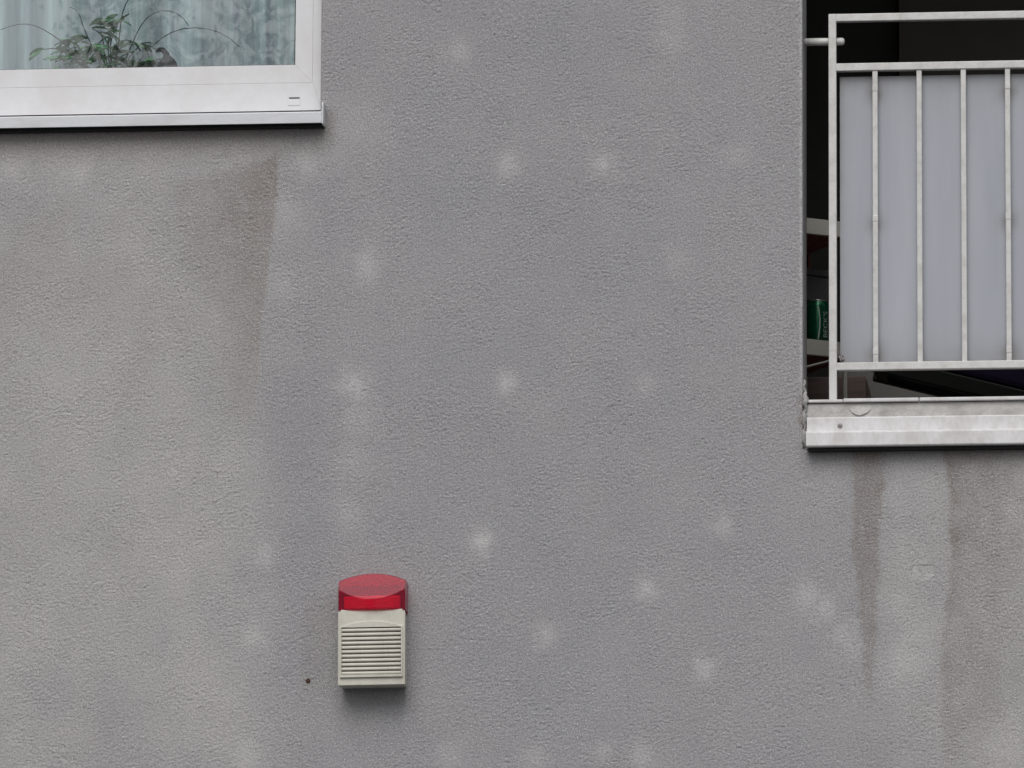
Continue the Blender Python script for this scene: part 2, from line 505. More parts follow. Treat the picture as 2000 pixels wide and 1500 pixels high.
# pale trace of the corner bead along the loggia's arris
pale = np.maximum(pale, 0.42 * np.exp(-((X - 0.775) / 0.0045) ** 2) * (Z > 5.86) * (0.75 + 0.5 * fbm(X / 0.02, Z / 0.05, 53, 3)))
# flaked scar right of the run-off
sx, sz = (1.098, 5.483)
scr = np.hypot((X - sx) / 1.25, Z - sz) + 0.010 * fbm(X / 0.02, Z / 0.02, 54, 3)
relief -= 0.0016 * (1 - sstep(0.022, 0.026, scr)) * (Z < sz + 0.012)
pale = np.maximum(pale, 0.22 * (1 - sstep(0.018, 0.03, scr)))

mid = fbm(X / 0.16, Z / 0.22, 46, 4)
leftness = 1 - sstep((-0.775, 6.081)[0], (-0.497, 6.077)[0], X + 0.04 * big)
crisp = sstep(-0.003, 0.010, er - X) * zfade((-1.397, 6.656)[1], (-1.395, 6.571)[1], (-1.384, 5.949)[1], (-1.381, 5.809)[1])
leftness = leftness * (1 - 0.65 * zfade((-1.397, 6.656)[1], (-1.395, 6.571)[1], (-1.384, 5.949)[1], (-1.381, 5.809)[1])) + 0.65 * crisp
warm = 0.17 + 0.44 * leftness * (0.75 + 0.25 * sstep((-1.393, 6.443)[1], (-1.381, 5.809)[1], Z)) + 0.34 * sstep((0.945, 5.501)[0], (1.040, 5.500)[0], X + 0.03 * big) * (Z < 5.9)
warm += 0.14 * sstep((-1.369, 5.140)[1], (-1.381, 5.809)[1], Z) * leftness
warm += (0.07 + 0.13 * leftness) * big + (0.06 + 0.12 * leftness + 0.10 * (X > 0.9)) * mid
warm -= 0.22 * np.exp(-((X - (-0.588, 5.520)[0]) / 0.10) ** 2) * (1 - sstep((-1.385, 6.006)[1], (-1.387, 6.090)[1], Z)) * sstep((-1.368, 5.085)[1], (-1.371, 5.251)[1], Z)
warm -= 0.10 * np.exp(-((X - 0.05) / 0.45) ** 2)
warm -= 0.16 * sstep((-1.368, 5.085)[1], (-1.366, 4.974)[1], Z) * leftness
warm -= 0.18 * leftness * np.exp(-((Z - (-1.394, 6.514)[1]) / 0.10) ** 2)
stain, pale, warm = np.clip(stain, 0, 1), np.clip(pale, 0, 1), np.clip(warm, 0, 1)

# smooth bead along the arris of the loggia, chipped here and there
bead = np.exp(-((X - 0.775) / 0.005) ** 4) * (Z > OZ0) * (X <= OX0 + 1e-6)
relief = relief * (1 - 0.75 * bead) + bead * (0.0016 + 0.0012 * pnoise(X / 0.05, Z / 0.022, 61))
Yg = -relief

ix0, ix1 = int(np.argmin(abs(xs - OX0))), int(np.argmin(abs(xs - OX1)))
iz0, iz1 = int(np.argmin(abs(zs - OZ0))), int(np.argmin(abs(zs - OZ1)))
jx0, jx1 = int(np.argmin(abs(xs - WX0))), int(np.argmin(abs(xs - WX1)))
jz0, jz1 = int(np.argmin(abs(zs - WZ0))), int(np.argmin(abs(zs - WZ1)))

co = np.stack([X.ravel(), Yg.ravel(), Z.ravel()], 1)
attr = np.stack([stain.ravel(), pale.ravel(), warm.ravel(), np.ones(X.size)], 1)
idx = np.arange(NX * NZ).reshape(NZ, NX)
cell = np.ones((NZ - 1, NX - 1), bool)
cell[iz0:iz1, ix0:ix1] = False
cell[jz0:jz1, jx0:jx1] = False
a_, b_, c_, d_ = idx[:-1, :-1][cell], idx[:-1, 1:][cell], idx[1:, 1:][cell], idx[1:, :-1][cell]
quads = [np.stack([a_, b_, c_, d_], 1)]
for (p0, p1, q0, q1, dep) in ((ix0, ix1, iz0, iz1, 0.17), (jx0, jx1, jz0, jz1, 0.12)):
    loop = np.concatenate([idx[q0, p0:p1], idx[q0:q1, p1], idx[q1, p1:p0:-1], idx[q1:q0:-1, p0]])
    base = loop
    for k, yy in enumerate((0.004, 0.012, dep)):
        start = len(co)
        cc = co[loop].copy()
        cc[:, 1] = yy
        co = np.concatenate([co, cc])
        aa = attr[loop].copy()
        aa[:, 1] *= 0.6
        attr = np.concatenate([attr, aa])
        nxt = np.arange(start, start + len(loop))
        quads.append(np.stack([base, nxt, np.roll(nxt, -1), np.roll(base, -1)], 1))
        base = nxt
quads = np.concatenate(quads).astype(np.int32)
used = np.unique(quads)
remap = np.full(len(co), -1, np.int32)
remap[used] = np.arange(len(used))
co, attr, quads = co[used], attr[used], remap[quads]
me = bpy.data.meshes.new('wall')
me.vertices.add(len(co))
me.vertices.foreach_set('co', co.astype(np.float32).ravel())
me.loops.add(quads.size)
me.loops.foreach_set('vertex_index', quads.ravel())
me.polygons.add(len(quads))
me.polygons.foreach_set('loop_start', np.arange(0, quads.size, 4, dtype=np.int32))
me.polygons.foreach_set('use_smooth', np.ones(len(quads), bool))
ca = me.attributes.new('weather', 'FLOAT_COLOR', 'POINT')
ca.data.foreach_set('color', attr.astype(np.float32).ravel())
me.update()
me.validate()
me.materials.append(M_WALL)
wall = bpy.data.objects.new('wall', me)
COL.objects.link(wall)
wall.parent = bld
wall['label'] = 'grey roughcast plaster wall with brown run-off stains and pale round spots'
del X, Z, Xw, Zw, h1, h2, h3, tear, patch, relief, big, rag

# solid body of the building behind the face, round the two rooms
bm = bmesh.new()
box(bm, -6.0, 5.5, 3.4, 3.6, 0.0, 10.5)                # rear
box(bm, -6.0, 5.5, 0.02, 3.4, 10.3, 10.5)              # roof
box(bm, -6.0, -5.8, 0.02, 3.4, 0.0, 10.3)
box(bm, 5.3, 5.5, 0.02, 3.4, 0.0, 10.3)
mesh_obj('building_shell', bm, M_ROOM, bld)
bm = bmesh.new()
box(bm, -3.0, -0.30, 2.0, 2.1, 5.9, 8.8)
box(bm, -3.1, -3.0, 0.13, 2.1, 5.9, 8.8)
box(bm, -0.30, -0.20, 0.13, 2.1, 5.9, 8.8)
box(bm, -3.0, -0.30, 0.13, 2.0, 8.6, 8.8)
box(bm, -3.0, -0.30, 0.13, 2.0, 5.9, 6.0)
box(bm, -3.0, -0.30, 0.13, 0.30, 6.0, 6.74)            # window breast
mesh_obj('room_lining', bm, M_ROOM, bld)

# loggia: floor, dark walls, dark door
LX0, LX1, LY = 0.25, 4.2, 1.60
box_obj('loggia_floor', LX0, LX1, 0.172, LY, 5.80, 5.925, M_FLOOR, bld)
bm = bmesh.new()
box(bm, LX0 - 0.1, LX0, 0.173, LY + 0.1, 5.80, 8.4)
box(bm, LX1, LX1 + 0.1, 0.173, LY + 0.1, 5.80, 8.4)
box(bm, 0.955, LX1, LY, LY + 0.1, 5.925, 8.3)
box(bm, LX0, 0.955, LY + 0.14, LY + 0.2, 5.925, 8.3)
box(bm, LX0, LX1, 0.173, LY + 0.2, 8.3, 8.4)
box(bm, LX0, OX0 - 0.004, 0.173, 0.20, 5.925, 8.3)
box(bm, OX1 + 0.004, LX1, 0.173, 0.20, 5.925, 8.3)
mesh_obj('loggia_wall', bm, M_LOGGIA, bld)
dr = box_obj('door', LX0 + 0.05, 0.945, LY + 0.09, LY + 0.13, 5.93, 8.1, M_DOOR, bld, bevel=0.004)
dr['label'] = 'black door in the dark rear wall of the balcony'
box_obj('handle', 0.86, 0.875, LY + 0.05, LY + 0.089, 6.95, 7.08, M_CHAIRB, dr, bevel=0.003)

# balcony edge: painted slab face, metal strip on top, two-step white trim sheet
slab = box_obj('slab_edge', OX0 + 0.0012, OX1 - 0.003, 0.004, 0.171, 5.80, 5.936, M_SLAB, bld, bevel=0.003)
slab['label'] = 'flaking painted face of the balcony slab above the white trim'
for i, (a, b) in enumerate(((0.794, 0.8865), (0.8875, 1.0885), (1.0905, 1.79), (1.792, 2.6), (2.602, 3.69))):
    box_obj('edge_strip', a, b, -0.006 if i else -0.003, 0.05, 5.9375, 5.947 if i else 5.9455, M_RAIL if i == 0 else M_TRIM, slab, bevel=0.002)
# a blister of old paint lifting off the slab face
bm = bmesh.new()
prof = []
cx, cz_ = 0.932, 5.931
ring = [(-0.030, -0.004), (-0.029, -0.010), (-0.0285, -0.0125), (-0.024, -0.017), (-0.0225, -0.0205), (-0.016, -0.0235), (-0.011, -0.0275), (-0.005, -0.0275), (-0.002, -0.0300), (0.004, -0.0275), (0.010, -0.0262), (0.015, -0.0225), (0.020, -0.0215), (0.0245, -0.0165), (0.029, -0.0125), (0.031, -0.004)]
cv = bm.verts.new((cx, 0.0036, cz_ + 0.004))
outer = [bm.verts.new((cx + a, 0.0028 - 0.0035 * min(1, (-b / 0.026) ** 2), cz_ + b)) for a, b in ring]
back = [bm.verts.new((cx + a, 0.0035, cz_ + b)) for a, b in ring]
for k in range(len(ring) - 1):
    bm.faces.new((cv, outer[k + 1], outer[k]))
    bm.faces.new((outer[k], outer[k + 1], back[k + 1], back[k]))
mesh_obj('paint_blister', bm, M_SLAB, slab)
# trim sheet: upright leaf, then a step out to the drip leaf
bm = bmesh.new()
sec = [(0.0035, 5.8965), (-0.006, 5.8965), (-0.0085, 5.894), (-0.0085, 5.858), (-0.040, 5.8510), (-0.044, 5.8475), (-0.046, 5.8130), (-0.044, 5.8095), (-0.002, 5.8095), (0.0035, 5.8120)]
TX0, TX1 = 0.7905, 3.695
rows = [[bm.verts.new((x, y, z)) for (y, z) in sec] for x in (TX0, 1.25, 1.9, 2.8, TX1)]
n = len(sec)
for r0, r1 in zip(rows, rows[1:]):
    for k in range(n):
        bm.faces.new((r0[k], r0[(k + 1) % n], r1[(k + 1) % n], r1[k]))
bm.faces.new(rows[0])
bm.faces.new(rows[-1][::-1])
trim = mesh_obj('trim_board', bm, M_TRIM, bld, bevel=0.0008, segs=1)
box_obj('trim_shade_strip', TX0 + 0.004, TX1 - 0.004, -0.030, 0.002, 5.8025, 5.8088, M_BLACK, trim, bevel=0.002)  # black strip added to paint the shadow band under the trim
trim['label'] = 'white two-step sheet metal trim under the balcony slab'
for sx_ in (0.879, 1.62, 2.35, 3.1):
    bm = bmesh.new()
    lathe(bm, [(0.0068, 0), (0.0068, 0.001), (0.0050, 0.0028), (0.0022, 0.0032), (0.0018, 0.0016), (0.0005, 0.0016)], 20)
    bmesh.ops.rotate(bm, verts=bm.verts, cent=(0, 0, 0), matrix=Matrix.Rotation(R(90), 3, 'X'))
    bmesh.ops.translate(bm, verts=bm.verts, vec=(sx_, -0.0082, 5.872))
    mesh_obj('screw', bm, M_STEEL, trim)

# sealant smeared into the corner between plaster, strip and trim
bm = bmesh.new()
pts, rads = [], []
for k in range(26):
    z = 6.000 - 0.182 * k / 25
    pts.append((0.7835 + 0.0032 * math.sin(k * 1.9) + (0.003 if 4 < k < 12 else 0) + random.uniform(-.001, .001), 0.000 + random.uniform(-.0015, .0015), z))
    rads.append((0.0055 + 0.0026 * math.sin(k * 0.9 + 1) + random.uniform(-.0006, .0012)) * min(1, (k + 1) / 4))
tube(bm, pts, rads, 10)
sl = mesh_obj('sealant', bm, M_CAULK, bld, smooth=True)
sl['label'] = 'lumpy dirty sealant in the corner beside the balcony edge'

# ------------------------------------------------------------------ window (part of the building)
win = bpy.data.objects.new('window', None)
win.empty_display_size = 0.05
COL.objects.link(win)
win.parent = bld
win['label'] = 'white plastic window at upper left with curtain and plant behind it'
FY = 0.050


def mitred(bm, x0, x1, z0, z1, wl, wr, wb, wt, y0, y1):
    """a picture-frame of four mitred members"""
    o_ = [(x0, z0), (x1, z0), (x1, z1), (x0, z1)]
    i_ = [(x0 + wl, z0 + wb), (x1 - wr, z0 + wb), (x1 - wr, z1 - wt), (x0 + wl, z1 - wt)]
    for k in range(4):
        k2 = (k + 1) % 4
        g_ = 0.00008
        q = [o_[k], o_[k2], i_[k2], i_[k]]
        cxm = sum(p[0] for p in q) / 4
        czm = sum(p[1] for p in q) / 4
        vs = []
        for yy in (y0, y1):
            for (px, pz) in q:
                dx, dz = cxm - px, czm - pz
                ln = math.hypot(dx, dz)
                vs.append(bm.verts.new((px + dx / ln * g_, yy, pz + dz / ln * g_)))
        bm.faces.new(vs[:4])
        bm.faces.new(vs[4:][::-1])
        for e in range(4):
            e2 = (e + 1) % 4
            bm.faces.new((vs[e], vs[4 + e], vs[4 + e2], vs[e2]))


# outer frame: wide bottom member with rebate, sash inside it nearly flush
bm = bmesh.new()
mitred(bm, WX0 + 0.004, WX1 - 0.002, 6.7742, WZ1 - 0.004, 0.03, 0.027, 0.078, 0.03, FY, FY + 0.07)
fr = mesh_obj('frame', bm, M_PVC, win, bevel=0.0004, segs=1)
bm = bmesh.new()
mitred(bm, WX0 + 0.0342, WX1 - 0.0292, 6.8512, WZ1 - 0.0342, 0.047, 0.0475, 0.0503, 0.05, FY - 0.0006, FY + 0.06)
mesh_obj('sash', bm, M_PVC, win, bevel=0.0005, segs=1)
PX0, PX1, PZ0, PZ1 = WX0 + 0.0815, WX1 - 0.0767, 6.9015, WZ1 - 0.0845
bm = bmesh.new()
for (a, b, c, dd_) in ((PX0, PX0 + 0.003, PZ0, PZ1), (PX1 - 0.003, PX1, PZ0, PZ1), (PX0 + 0.003, PX1 - 0.003, PZ0, PZ0 + 0.002), (PX0 + 0.003, PX1 - 0.003, PZ1 - 0.003, PZ1)):
    box(bm, a, b, FY + 0.004, FY + 0.05, c, dd_)
mesh_obj('gasket', bm, M_BLACK, win)
bm = bmesh.new()
vs = [bm.verts.new(p) for p in ((PX0, FY + 0.012, PZ0), (PX1, FY + 0.012, PZ0), (PX1, FY + 0.012, PZ1), (PX0, FY + 0.012, PZ1))]
bm.faces.new(vs)
pane = mesh_obj('pane', bm, M_GLASS, win)
# drain cap with its slot
cap = box_obj('drain_cap', -0.6195, -0.5855, FY - 0.0016, FY + 0.002, 6.788, 6.8065, M_PVC, win, bevel=0.0012)
box_obj('slot', -0.6165, -0.5875, FY - 0.0012, FY + 0.003, 6.8075, 6.8105, M_DARKGAP, cap)
box_obj('gap_seal', WX0 + 0.006, WX1 - 0.003, FY + 0.004, FY + 0.05, 6.7650, 6.7740, M_DARKGAP, win)
# aluminium sill with raised end cap
bm = bmesh.new()
sec = [(FY + 0.03, 6.7625), (FY - 0.004, 6.7595), (-0.040, 6.7490), (-0.044, 6.7465), (-0.044, 6.7165), (-0.0415, 6.7165), (-0.0415, 6.7445), (FY, 6.7550), (FY + 0.03, 6.757)]
rows = [[bm.verts.new((x, y, z)) for (y, z) in sec] for x in (WX0 - 0.012, -1.2, WX1 + 0.0085)]
n = len(sec)
for r0, r1 in zip(rows, rows[1:]):
    for k in range(n):
        bm.faces.new((r0[k], r0[(k + 1) % n], r1[(k + 1) % n], r1[k]))
bm.faces.new(rows[0])
bm.faces.new(rows[-1][::-1])
sill = mesh_obj('sill', bm, M_ALU, win, bevel=0.0008, segs=1)
bm = bmesh.new()
sec = [(-0.047, 6.7135), (-0.047, 6.768), (-0.040, 6.7735), (0.045, 6.789), (0.045, 6.752), (-0.005, 6.7135)]
r0 = [bm.verts.new((WX1 + 0.009, y, z)) for y, z in sec]
r1 = [bm.verts.new((WX1 + 0.0135, y, z)) for y, z in sec]
for k in range(len(sec)):
    bm.faces.new((r0[k], r0[(k + 1) % len(sec)], r1[(k + 1) % len(sec)], r1[k]))
bm.faces.new(r0[::-1])
bm.faces.new(r1)
mesh_obj('end_cap', bm, M_ALU, sill, bevel=0.0008, segs=1)
# black strip added as the dark shade under the sill
box_obj('sill_shade_strip', WX0 - 0.01, WX1 + 0.012, -0.020, 0.003, 6.7110, 6.7235, M_BLACK, sill, bevel=0.002)

# ------------------------------------------------------------------ curtain, plant and ornament behind the pane
bm = bmesh.new()
cx0, cx1 = -2.5, -0.42
nxc = 420
rng = np.random.RandomState(5)
ph = np.cumsum(0.10 + 0.09 * rng.rand(nxc))
rowsc = []
for zz in np.linspace(6.78, 8.3, 14):
    row = []
    for k in range(nxc):
        x = cx0 + (cx1 - cx0) * k / (nxc - 1)
        y = 0.265 + 0.036 * math.sin(ph[k] + 0.15 * math.sin(zz * 3)) + 0.012 * math.sin(2.3 * ph[k] + 1.0)
        row.append(bm.verts.new((x + 0.01 * math.sin(zz * 4 + x * 9), y, zz)))
    rowsc.append(row)
for r0, r1 in zip(rowsc, rowsc[1:]):
    for k in range(nxc - 1):
        bm.faces.new((r0[k], r0[k + 1], r1[k + 1], r1[k]))
cur = mesh_obj('curtain', bm, M_CURTAIN, None, smooth=True)
tag(cur, 'pale blue-white curtain hanging in folds behind the window pane', 'curtain')

plant = thing('houseplant', 'green bushy houseplant with arching stems behind the window pane', 'plant', (-1.13, 0.185, 6.7405))
bm = bmesh.new()
lathe(bm, [(0.032, 0.0), (0.038, 0.09), (0.041, 0.09), (0.041, 0.105), (0.036, 0.105), (0.034, 0.09), (0.01, 0.088)], 28)
mesh_obj('pot', bm, M_POT, plant, smooth=True)


def arch(p0, p1, lift, r, name='stem'):
    bm = bmesh.new()
    p0, p1 = Vector(p0), Vector(p1)
    pts = []
    for k in range(13):
        s = k / 12
        p = p0.lerp(p1, s)
        p.z += lift * 4 * s * (1 - s)
        p.x += 0.006 * math.sin(s * 9 + p0.x * 40)
        pts.append(p)
    tube(bm, pts, [r * (1 - 0.5 * k / 12) for k in range(13)], 6)
    mesh_obj(name, bm, M_STEM, plant, smooth=True)
    return pts


leaf_me = []
for kind in range(3):
    bm = bmesh.new()
    L, Wd = 0.062, 0.022 + 0.006 * kind
    cen, lft, rgt = [], [], []
    for k in range(5):
        s = k / 4
        ww = Wd * math.sin(math.pi * min(0.98, 0.08 + 0.9 * s)) ** 0.8
        zc = -0.018 * s * s
        cen.append(bm.verts.new((0, L * s, zc)))
        lft.append(bm.verts.new((-ww / 2, L * s, zc + 0.005)))
        rgt.append(bm.verts.new((ww / 2, L * s, zc + 0.005)))
    for k in range(4):
        bm.faces.new((lft[k], cen[k], cen[k + 1], lft[k + 1]))
        bm.faces.new((cen[k], rgt[k], rgt[k + 1], cen[k + 1]))
    me_ = bpy.data.meshes.new('leaf')
    bm.to_mesh(me_)
    bm.free()
    for p in me_.polygons:
        p.use_smooth = True
    me_.materials.append(M_LEAF)
    leaf_me.append(me_)
rr_ = random.Random(3)
stems = []
for k in range(13):
    a = -0.25 + 0.034 * k
    tipz = 0.13 + 0.15 * math.exp(-((a + 0.02) / 0.18) ** 2) + rr_.uniform(-.02, .05)
    stems.append(arch((rr_.uniform(-.03, .03), rr_.uniform(-.03, .03), 0.09), (a, rr_.uniform(-.04, .015), tipz), rr_.uniform(.02, .07), 0.0026))
for (x1, z1, lf) in ((-0.11, 0.36, 0.06), (0.09, 0.40, 0.10), (0.22, 0.30, 0.13), (0.36, 0.24, 0.12), (-0.30, 0.30, 0.09)):
    stems.append(arch((0, -0.02, 0.09), (x1, -0.03, z1), lf, 0.0021))
for q in range(170):
    s_ = stems[rr_.randrange(13)]
    p = s_[rr_.randrange(4, 13)]
    o = bpy.data.objects.new('leaf', leaf_me[rr_.randrange(3)])
    COL.objects.link(o)
    o.parent = plant
    o.location = p
    o.rotation_euler = (rr_.uniform(-0.9, 0.9), rr_.uniform(-0.8, 0.8), rr_.choice((0.0, math.pi)) + math.pi / 2 + rr_.uniform(-0.7, 0.7))
    o.scale = [rr_.uniform(0.42, 0.85)] * 3

# small dark figure on the inner sill: rounded body with a curled neck
bm = bmesh.new()
lathe(bm, [(0.020, 0.0), (0.030, 0.010), (0.034, 0.110), (0.033, 0.175), (0.026, 0.198), (0.016, 0.212), (0.006, 0.220)], 24, (0, 0, 0))
tube(bm, [(-0.004, 0, 0.205), (-0.004, 0, 0.224), (-0.014, 0, 0.236), (-0.026, 0, 0.236), (-0.034, 0, 0.230)], [0.012, 0.009, 0.0075, 0.006, 0.003], 10)
orn = mesh_obj('ornament', bm, M_POT, None, smooth=True)
orn.location = (-0.965, 0.157, 6.7405)
tag(orn, 'small dark ornament with bent neck at the foot of the window pane', 'ornament')

# ------------------------------------------------------------------ railing
rail = thing('balcony_railing', 'light grey metal balcony railing with square bars and a frosted panel', 'railing', (0.856, 0.07, 5.947))
RO = Vector(rail.location)


def rbox(name, x0, x1, y0, y1, z0, z1, mat=M_RAIL, parent=rail, bevel=0.002):
    return box_obj(name, x0 - RO.x, x1 - RO.x, y0 - RO.y, y1 - RO.y, z0 - RO.z, z1 - RO.z, mat, parent, bevel)


RXE = 3.60
rbox('post', 0.8455, 0.8665, 0.060, 0.081, 5.9375, 7.019)
rbox('post', RXE, RXE + 0.021, 0.060, 0.081, 5.9375, 7.019)
top = rbox('top_rail', 0.8655, RXE + 0.001, 0.0605, 0.0805, 6.998, 7.0188)
mid = rbox('middle_rail', 0.8655, RXE + 0.001, 0.0605, 0.0805, 6.8605, 6.8815)
bot = rbox('bottom_rail', 0.8655, RXE + 0.001, 0.0605, 0.0805, 6.0375, 6.0585)
k = 0
bx = 0.9705
while bx < RXE - 0.05:
    rbox('baluster', bx - 0.007, bx + 0.007, 0.0635, 0.0775, 6.0575, 6.8615, bevel=0.0015)
    if k % 3 == 0:
        for cz_ in (6.812, 6.453, 6.088):
            cl = rbox('clamp', bx - 0.0074, bx + 0.0074, 0.0625, 0.0838, cz_ - 0.009, cz_ + 0.009, bevel=0.002)
    bx += 0.1188
    k += 1
# tie bar from the jamb through behind the post, rounded end
bm = bmesh.new()
tz, ty = 6.9495 - RO.z, 0.0925 - RO.y
ends = [(0.8795, 0.0105), (0.8835, 0.0095), (0.8862, 0.0070), (0.8876, 0.0030)]
tube(bm, [(0.776 - RO.x, ty, tz), (0.83 - RO.x, ty, tz)] + [(e[0] - RO.x, ty, tz) for e in ends], [0.0105, 0.0105] + [e[1] for e in ends], 20)
mesh_obj('tie_bar', bm, M_RAIL, rail, smooth=True)
# small wing bolt low at the post
bm = bmesh.new()
tube(bm, [(0.872 - RO.x, 0.082 - RO.y, 6.077 - RO.z), (0.884 - RO.x, 0.082 - RO.y, 6.071 - RO.z)], [0.005, 0.004], 8)
tube(bm, [(0.875 - RO.x, 0.079 - RO.y, 6.067 - RO.z), (0.880 - RO.x, 0.079 - RO.y, 6.083 - RO.z)], [0.003, 0.004], 8)
mesh_obj('bolt', bm, M_STEEL, rail)
# frosted sheet clamped behind the bars
px0, px1, pz0, pz1 = 0.8745, RXE - 0.01, 6.060, 6.849
nxp, nzp = 180, 60
gx, gz = np.meshgrid(np.linspace(px0, px1, nxp), np.linspace(pz0, pz1, nzp))
grime_shade = 0.70 * np.exp(-(gz - pz0) / 0.035) + 0.60 * np.exp(-(pz1 - gz) / 0.045) + 0.5 * np.exp(-(gx - px0) / 0.016)  # top band paints the rail's shadow; foot and side are grime
kx = 0.9705
while kx < px1:
    for zc in (6.800, 6.445, 6.085):
        grime_shade += 0.85 * np.exp(-((gx - kx) / 0.022) ** 2 - ((gz - zc) / 0.026) ** 2)
    kx += 3 * 0.1188
bm = bmesh.new()
lay = bm.verts.layers.float.new('grime_shade')
vv = []
for j in range(nzp):
    row = []
    for i in range(nxp):
        wav = 0.0012 * math.sin(gx[j, i] * 36 + 0.5) * math.sin((gz[j, i] - pz0) / (pz1 - pz0) * math.pi)
        v = bm.verts.new((gx[j, i] - RO.x, 0.0845 + wav - RO.y, gz[j, i] - RO.z))
        v[lay] = float(min(1, grime_shade[j, i]))
        row.append(v)
    vv.append(row)
for j in range(nzp - 1):
    for i in range(nxp - 1):
        bm.faces.new((vv[j][i], vv[j][i + 1], vv[j + 1][i + 1], vv[j + 1][i]))
geom = bmesh.ops.extrude_face_region(bm, geom=list(bm.faces))
bmesh.ops.translate(bm, verts=[e for e in geom['geom'] if isinstance(e, bmesh.types.BMVert)], vec=(0, 0.004, 0))
pn = mesh_obj('panel', bm, M_PANEL, rail)
pn['label'] = 'bluish grey frosted sheet behind the railing bars'

# ------------------------------------------------------------------ siren
sir = thing('alarm_siren', 'beige louvred alarm siren with red flashing-light lens mounted on the plaster', 'siren', (-0.3625, 0.0, 5.176))
SR = 0.0895                                    # half width
# housing: slightly tapering box, bevelled front
bm = bmesh.new()
secs = [(0.004, 0.0855, 0.004), (-0.010, 0.0865, 0.002), (-0.052, 0.0895, 0.0), (-0.068, 0.0895, 0.0), (-0.0745, 0.0865, 0.003)]
rings = []
for (y, hw, ins) in secs:
    rings.append([bm.verts.new(p) for p in ((-hw, y, ins), (hw, y, ins), (hw, y, 0.197 - ins * 0.3), (-hw, y, 0.197 - ins * 0.3))])
for r0, r1 in zip(rings, rings[1:]):
    for k in range(4):
        bm.faces.new((r0[k], r0[(k + 1) % 4], r1[(k + 1) % 4], r1[k]))
bm.faces.new(rings[0])
bm.faces.new(rings[-1][::-1])
house = mesh_obj('housing', bm, M_BEIGE, sir, bevel=0.0025, segs=3)
bm = bmesh.new()
box(bm, -0.083, 0.083, -0.0715, 0.003, 0.1965, 0.2035)
mesh_obj('neck', bm, M_BEIGE, sir, bevel=0.0015)
# raised arched grille frame: outline minus slot window
GX, GZ0, GZS, GZM = 0.0835, 0.0205, 0.158, 0.1735
SLX, SZ0, SZ1 = 0.0795, 0.0270, 0.1545
y0, y1 = -0.0745, -0.0800
na = 24


def archz(x, zs_, zm_, hw):
    return zs_ + (zm_ - zs_) * (1 - (x / hw) ** 2)


bm = bmesh.new()
quadsets = []
xsA = [-GX + 2 * GX * k / na for k in range(na + 1)]


def prism(bm, poly, front=None):
    f0 = [bm.verts.new((p[0], y0 + 0.001, p[1])) for p in poly]
    f1 = [bm.verts.new((p[0], y1, p[1])) for p in (front or poly)]
    bm.faces.new(f1)
    bm.faces.new(f0[::-1])
    for k in range(len(poly)):
        bm.faces.new((f0[k], f0[(k + 1) % len(poly)], f1[(k + 1) % len(poly)], f1[k]))


prism(bm, [(-GX, SZ1), (GX, SZ1)] + [(x, archz(x, GZS, GZM, GX)) for x in reversed(xsA)],
      [(-GX, SZ1), (GX, SZ1)] + [(x, archz(x, GZS - 0.0032, GZM - 0.0038, GX)) for x in reversed(xsA)])
prism(bm, [(-GX, GZ0), (GX, GZ0), (GX, SZ0), (-GX, SZ0)])
prism(bm, [(-GX, SZ0), (-SLX, SZ0), (-SLX, SZ1), (-GX, SZ1)])
prism(bm, [(SLX, SZ0), (GX, SZ0), (GX, SZ1), (SLX, SZ1)])
mesh_obj('grille_frame', bm, M_BEIGE, house)
bm = bmesh.new()
box(bm, -SLX, SLX, -0.0752, -0.0746, SZ0, SZ1)
mesh_obj('grille_back', bm, M_SLOT, house)
# louvres: rounded bars with dark slots between
NS = 11
pitch = (SZ1 - SZ0) / NS
bm = bmesh.new()
hh = pitch * 0.73
cs = [(-0.0750, 0.0), (-0.0782, 0.0004), (-0.0798, 0.0018), (-0.0800, hh * 0.55), (-0.0792, hh * 0.85), (-0.0770, hh), (-0.0750, hh)]
ra = [bm.verts.new((-SLX + 0.0008, y, z)) for y, z in cs]
rb = [bm.verts.new((SLX - 0.0008, y, z)) for y, z in cs]
for k in range(len(cs)):
    bm.faces.new((ra[k], ra[(k + 1) % len(cs)], rb[(k + 1) % len(cs)], rb[k]))
bm.faces.new(ra[::-1])
bm.faces.new(rb)
bmesh.ops.recalc_face_normals(bm, faces=bm.faces)
lme = bpy.data.meshes.new('louvre')
bm.to_mesh(lme)
bm.free()
lme.materials.append(M_BEIGE)
for k in range(NS):
    o = bpy.data.objects.new('louvre', lme)
    COL.objects.link(o)
    o.parent = house
    o.location = (0, 0, SZ0 + k * pitch + 0.0002)

# lens: bulging front, sloping lid, arched crown; a hollow shell
def lens_shell(bm, off):
    nu = 40
    hw = 0.0895 - off
    cols = []
    for k in range(nu + 1):
        u = -1 + 2 * k / nu
        q = 1 - u * u
        x = hw * u
        yf = -(0.066 + 0.016 * q) + off
        z0 = 0.2035 + off * 0.2
        zf = 0.2600 - 0.0300 * q - off * 0.6
        yt = -0.0527 + 0.0112 * q + off * 0.5
        zt = 0.2850 + 0.0210 * q - off
        zb = 0.2840 + 0.0190 * q - off
        cols.append([bm.verts.new(p) for p in ((x, 0.002, z0), (x, yf, z0), (x, yf, zf), (x, yf + 0.0006, zf + 0.0011), (x, yt - 0.0006, zt - 0.0011), (x, yt + 0.002, zt), (x, 0.002, zb))])
    m_ = len(cols[0])
    for c0, c1 in zip(cols, cols[1:]):
        for j in range(m_):
            bm.faces.new((c0[j], c0[(j + 1) % m_], c1[(j + 1) % m_], c1[j]))
    bm.faces.new(cols[0])
    bm.faces.new(cols[-1][::-1])


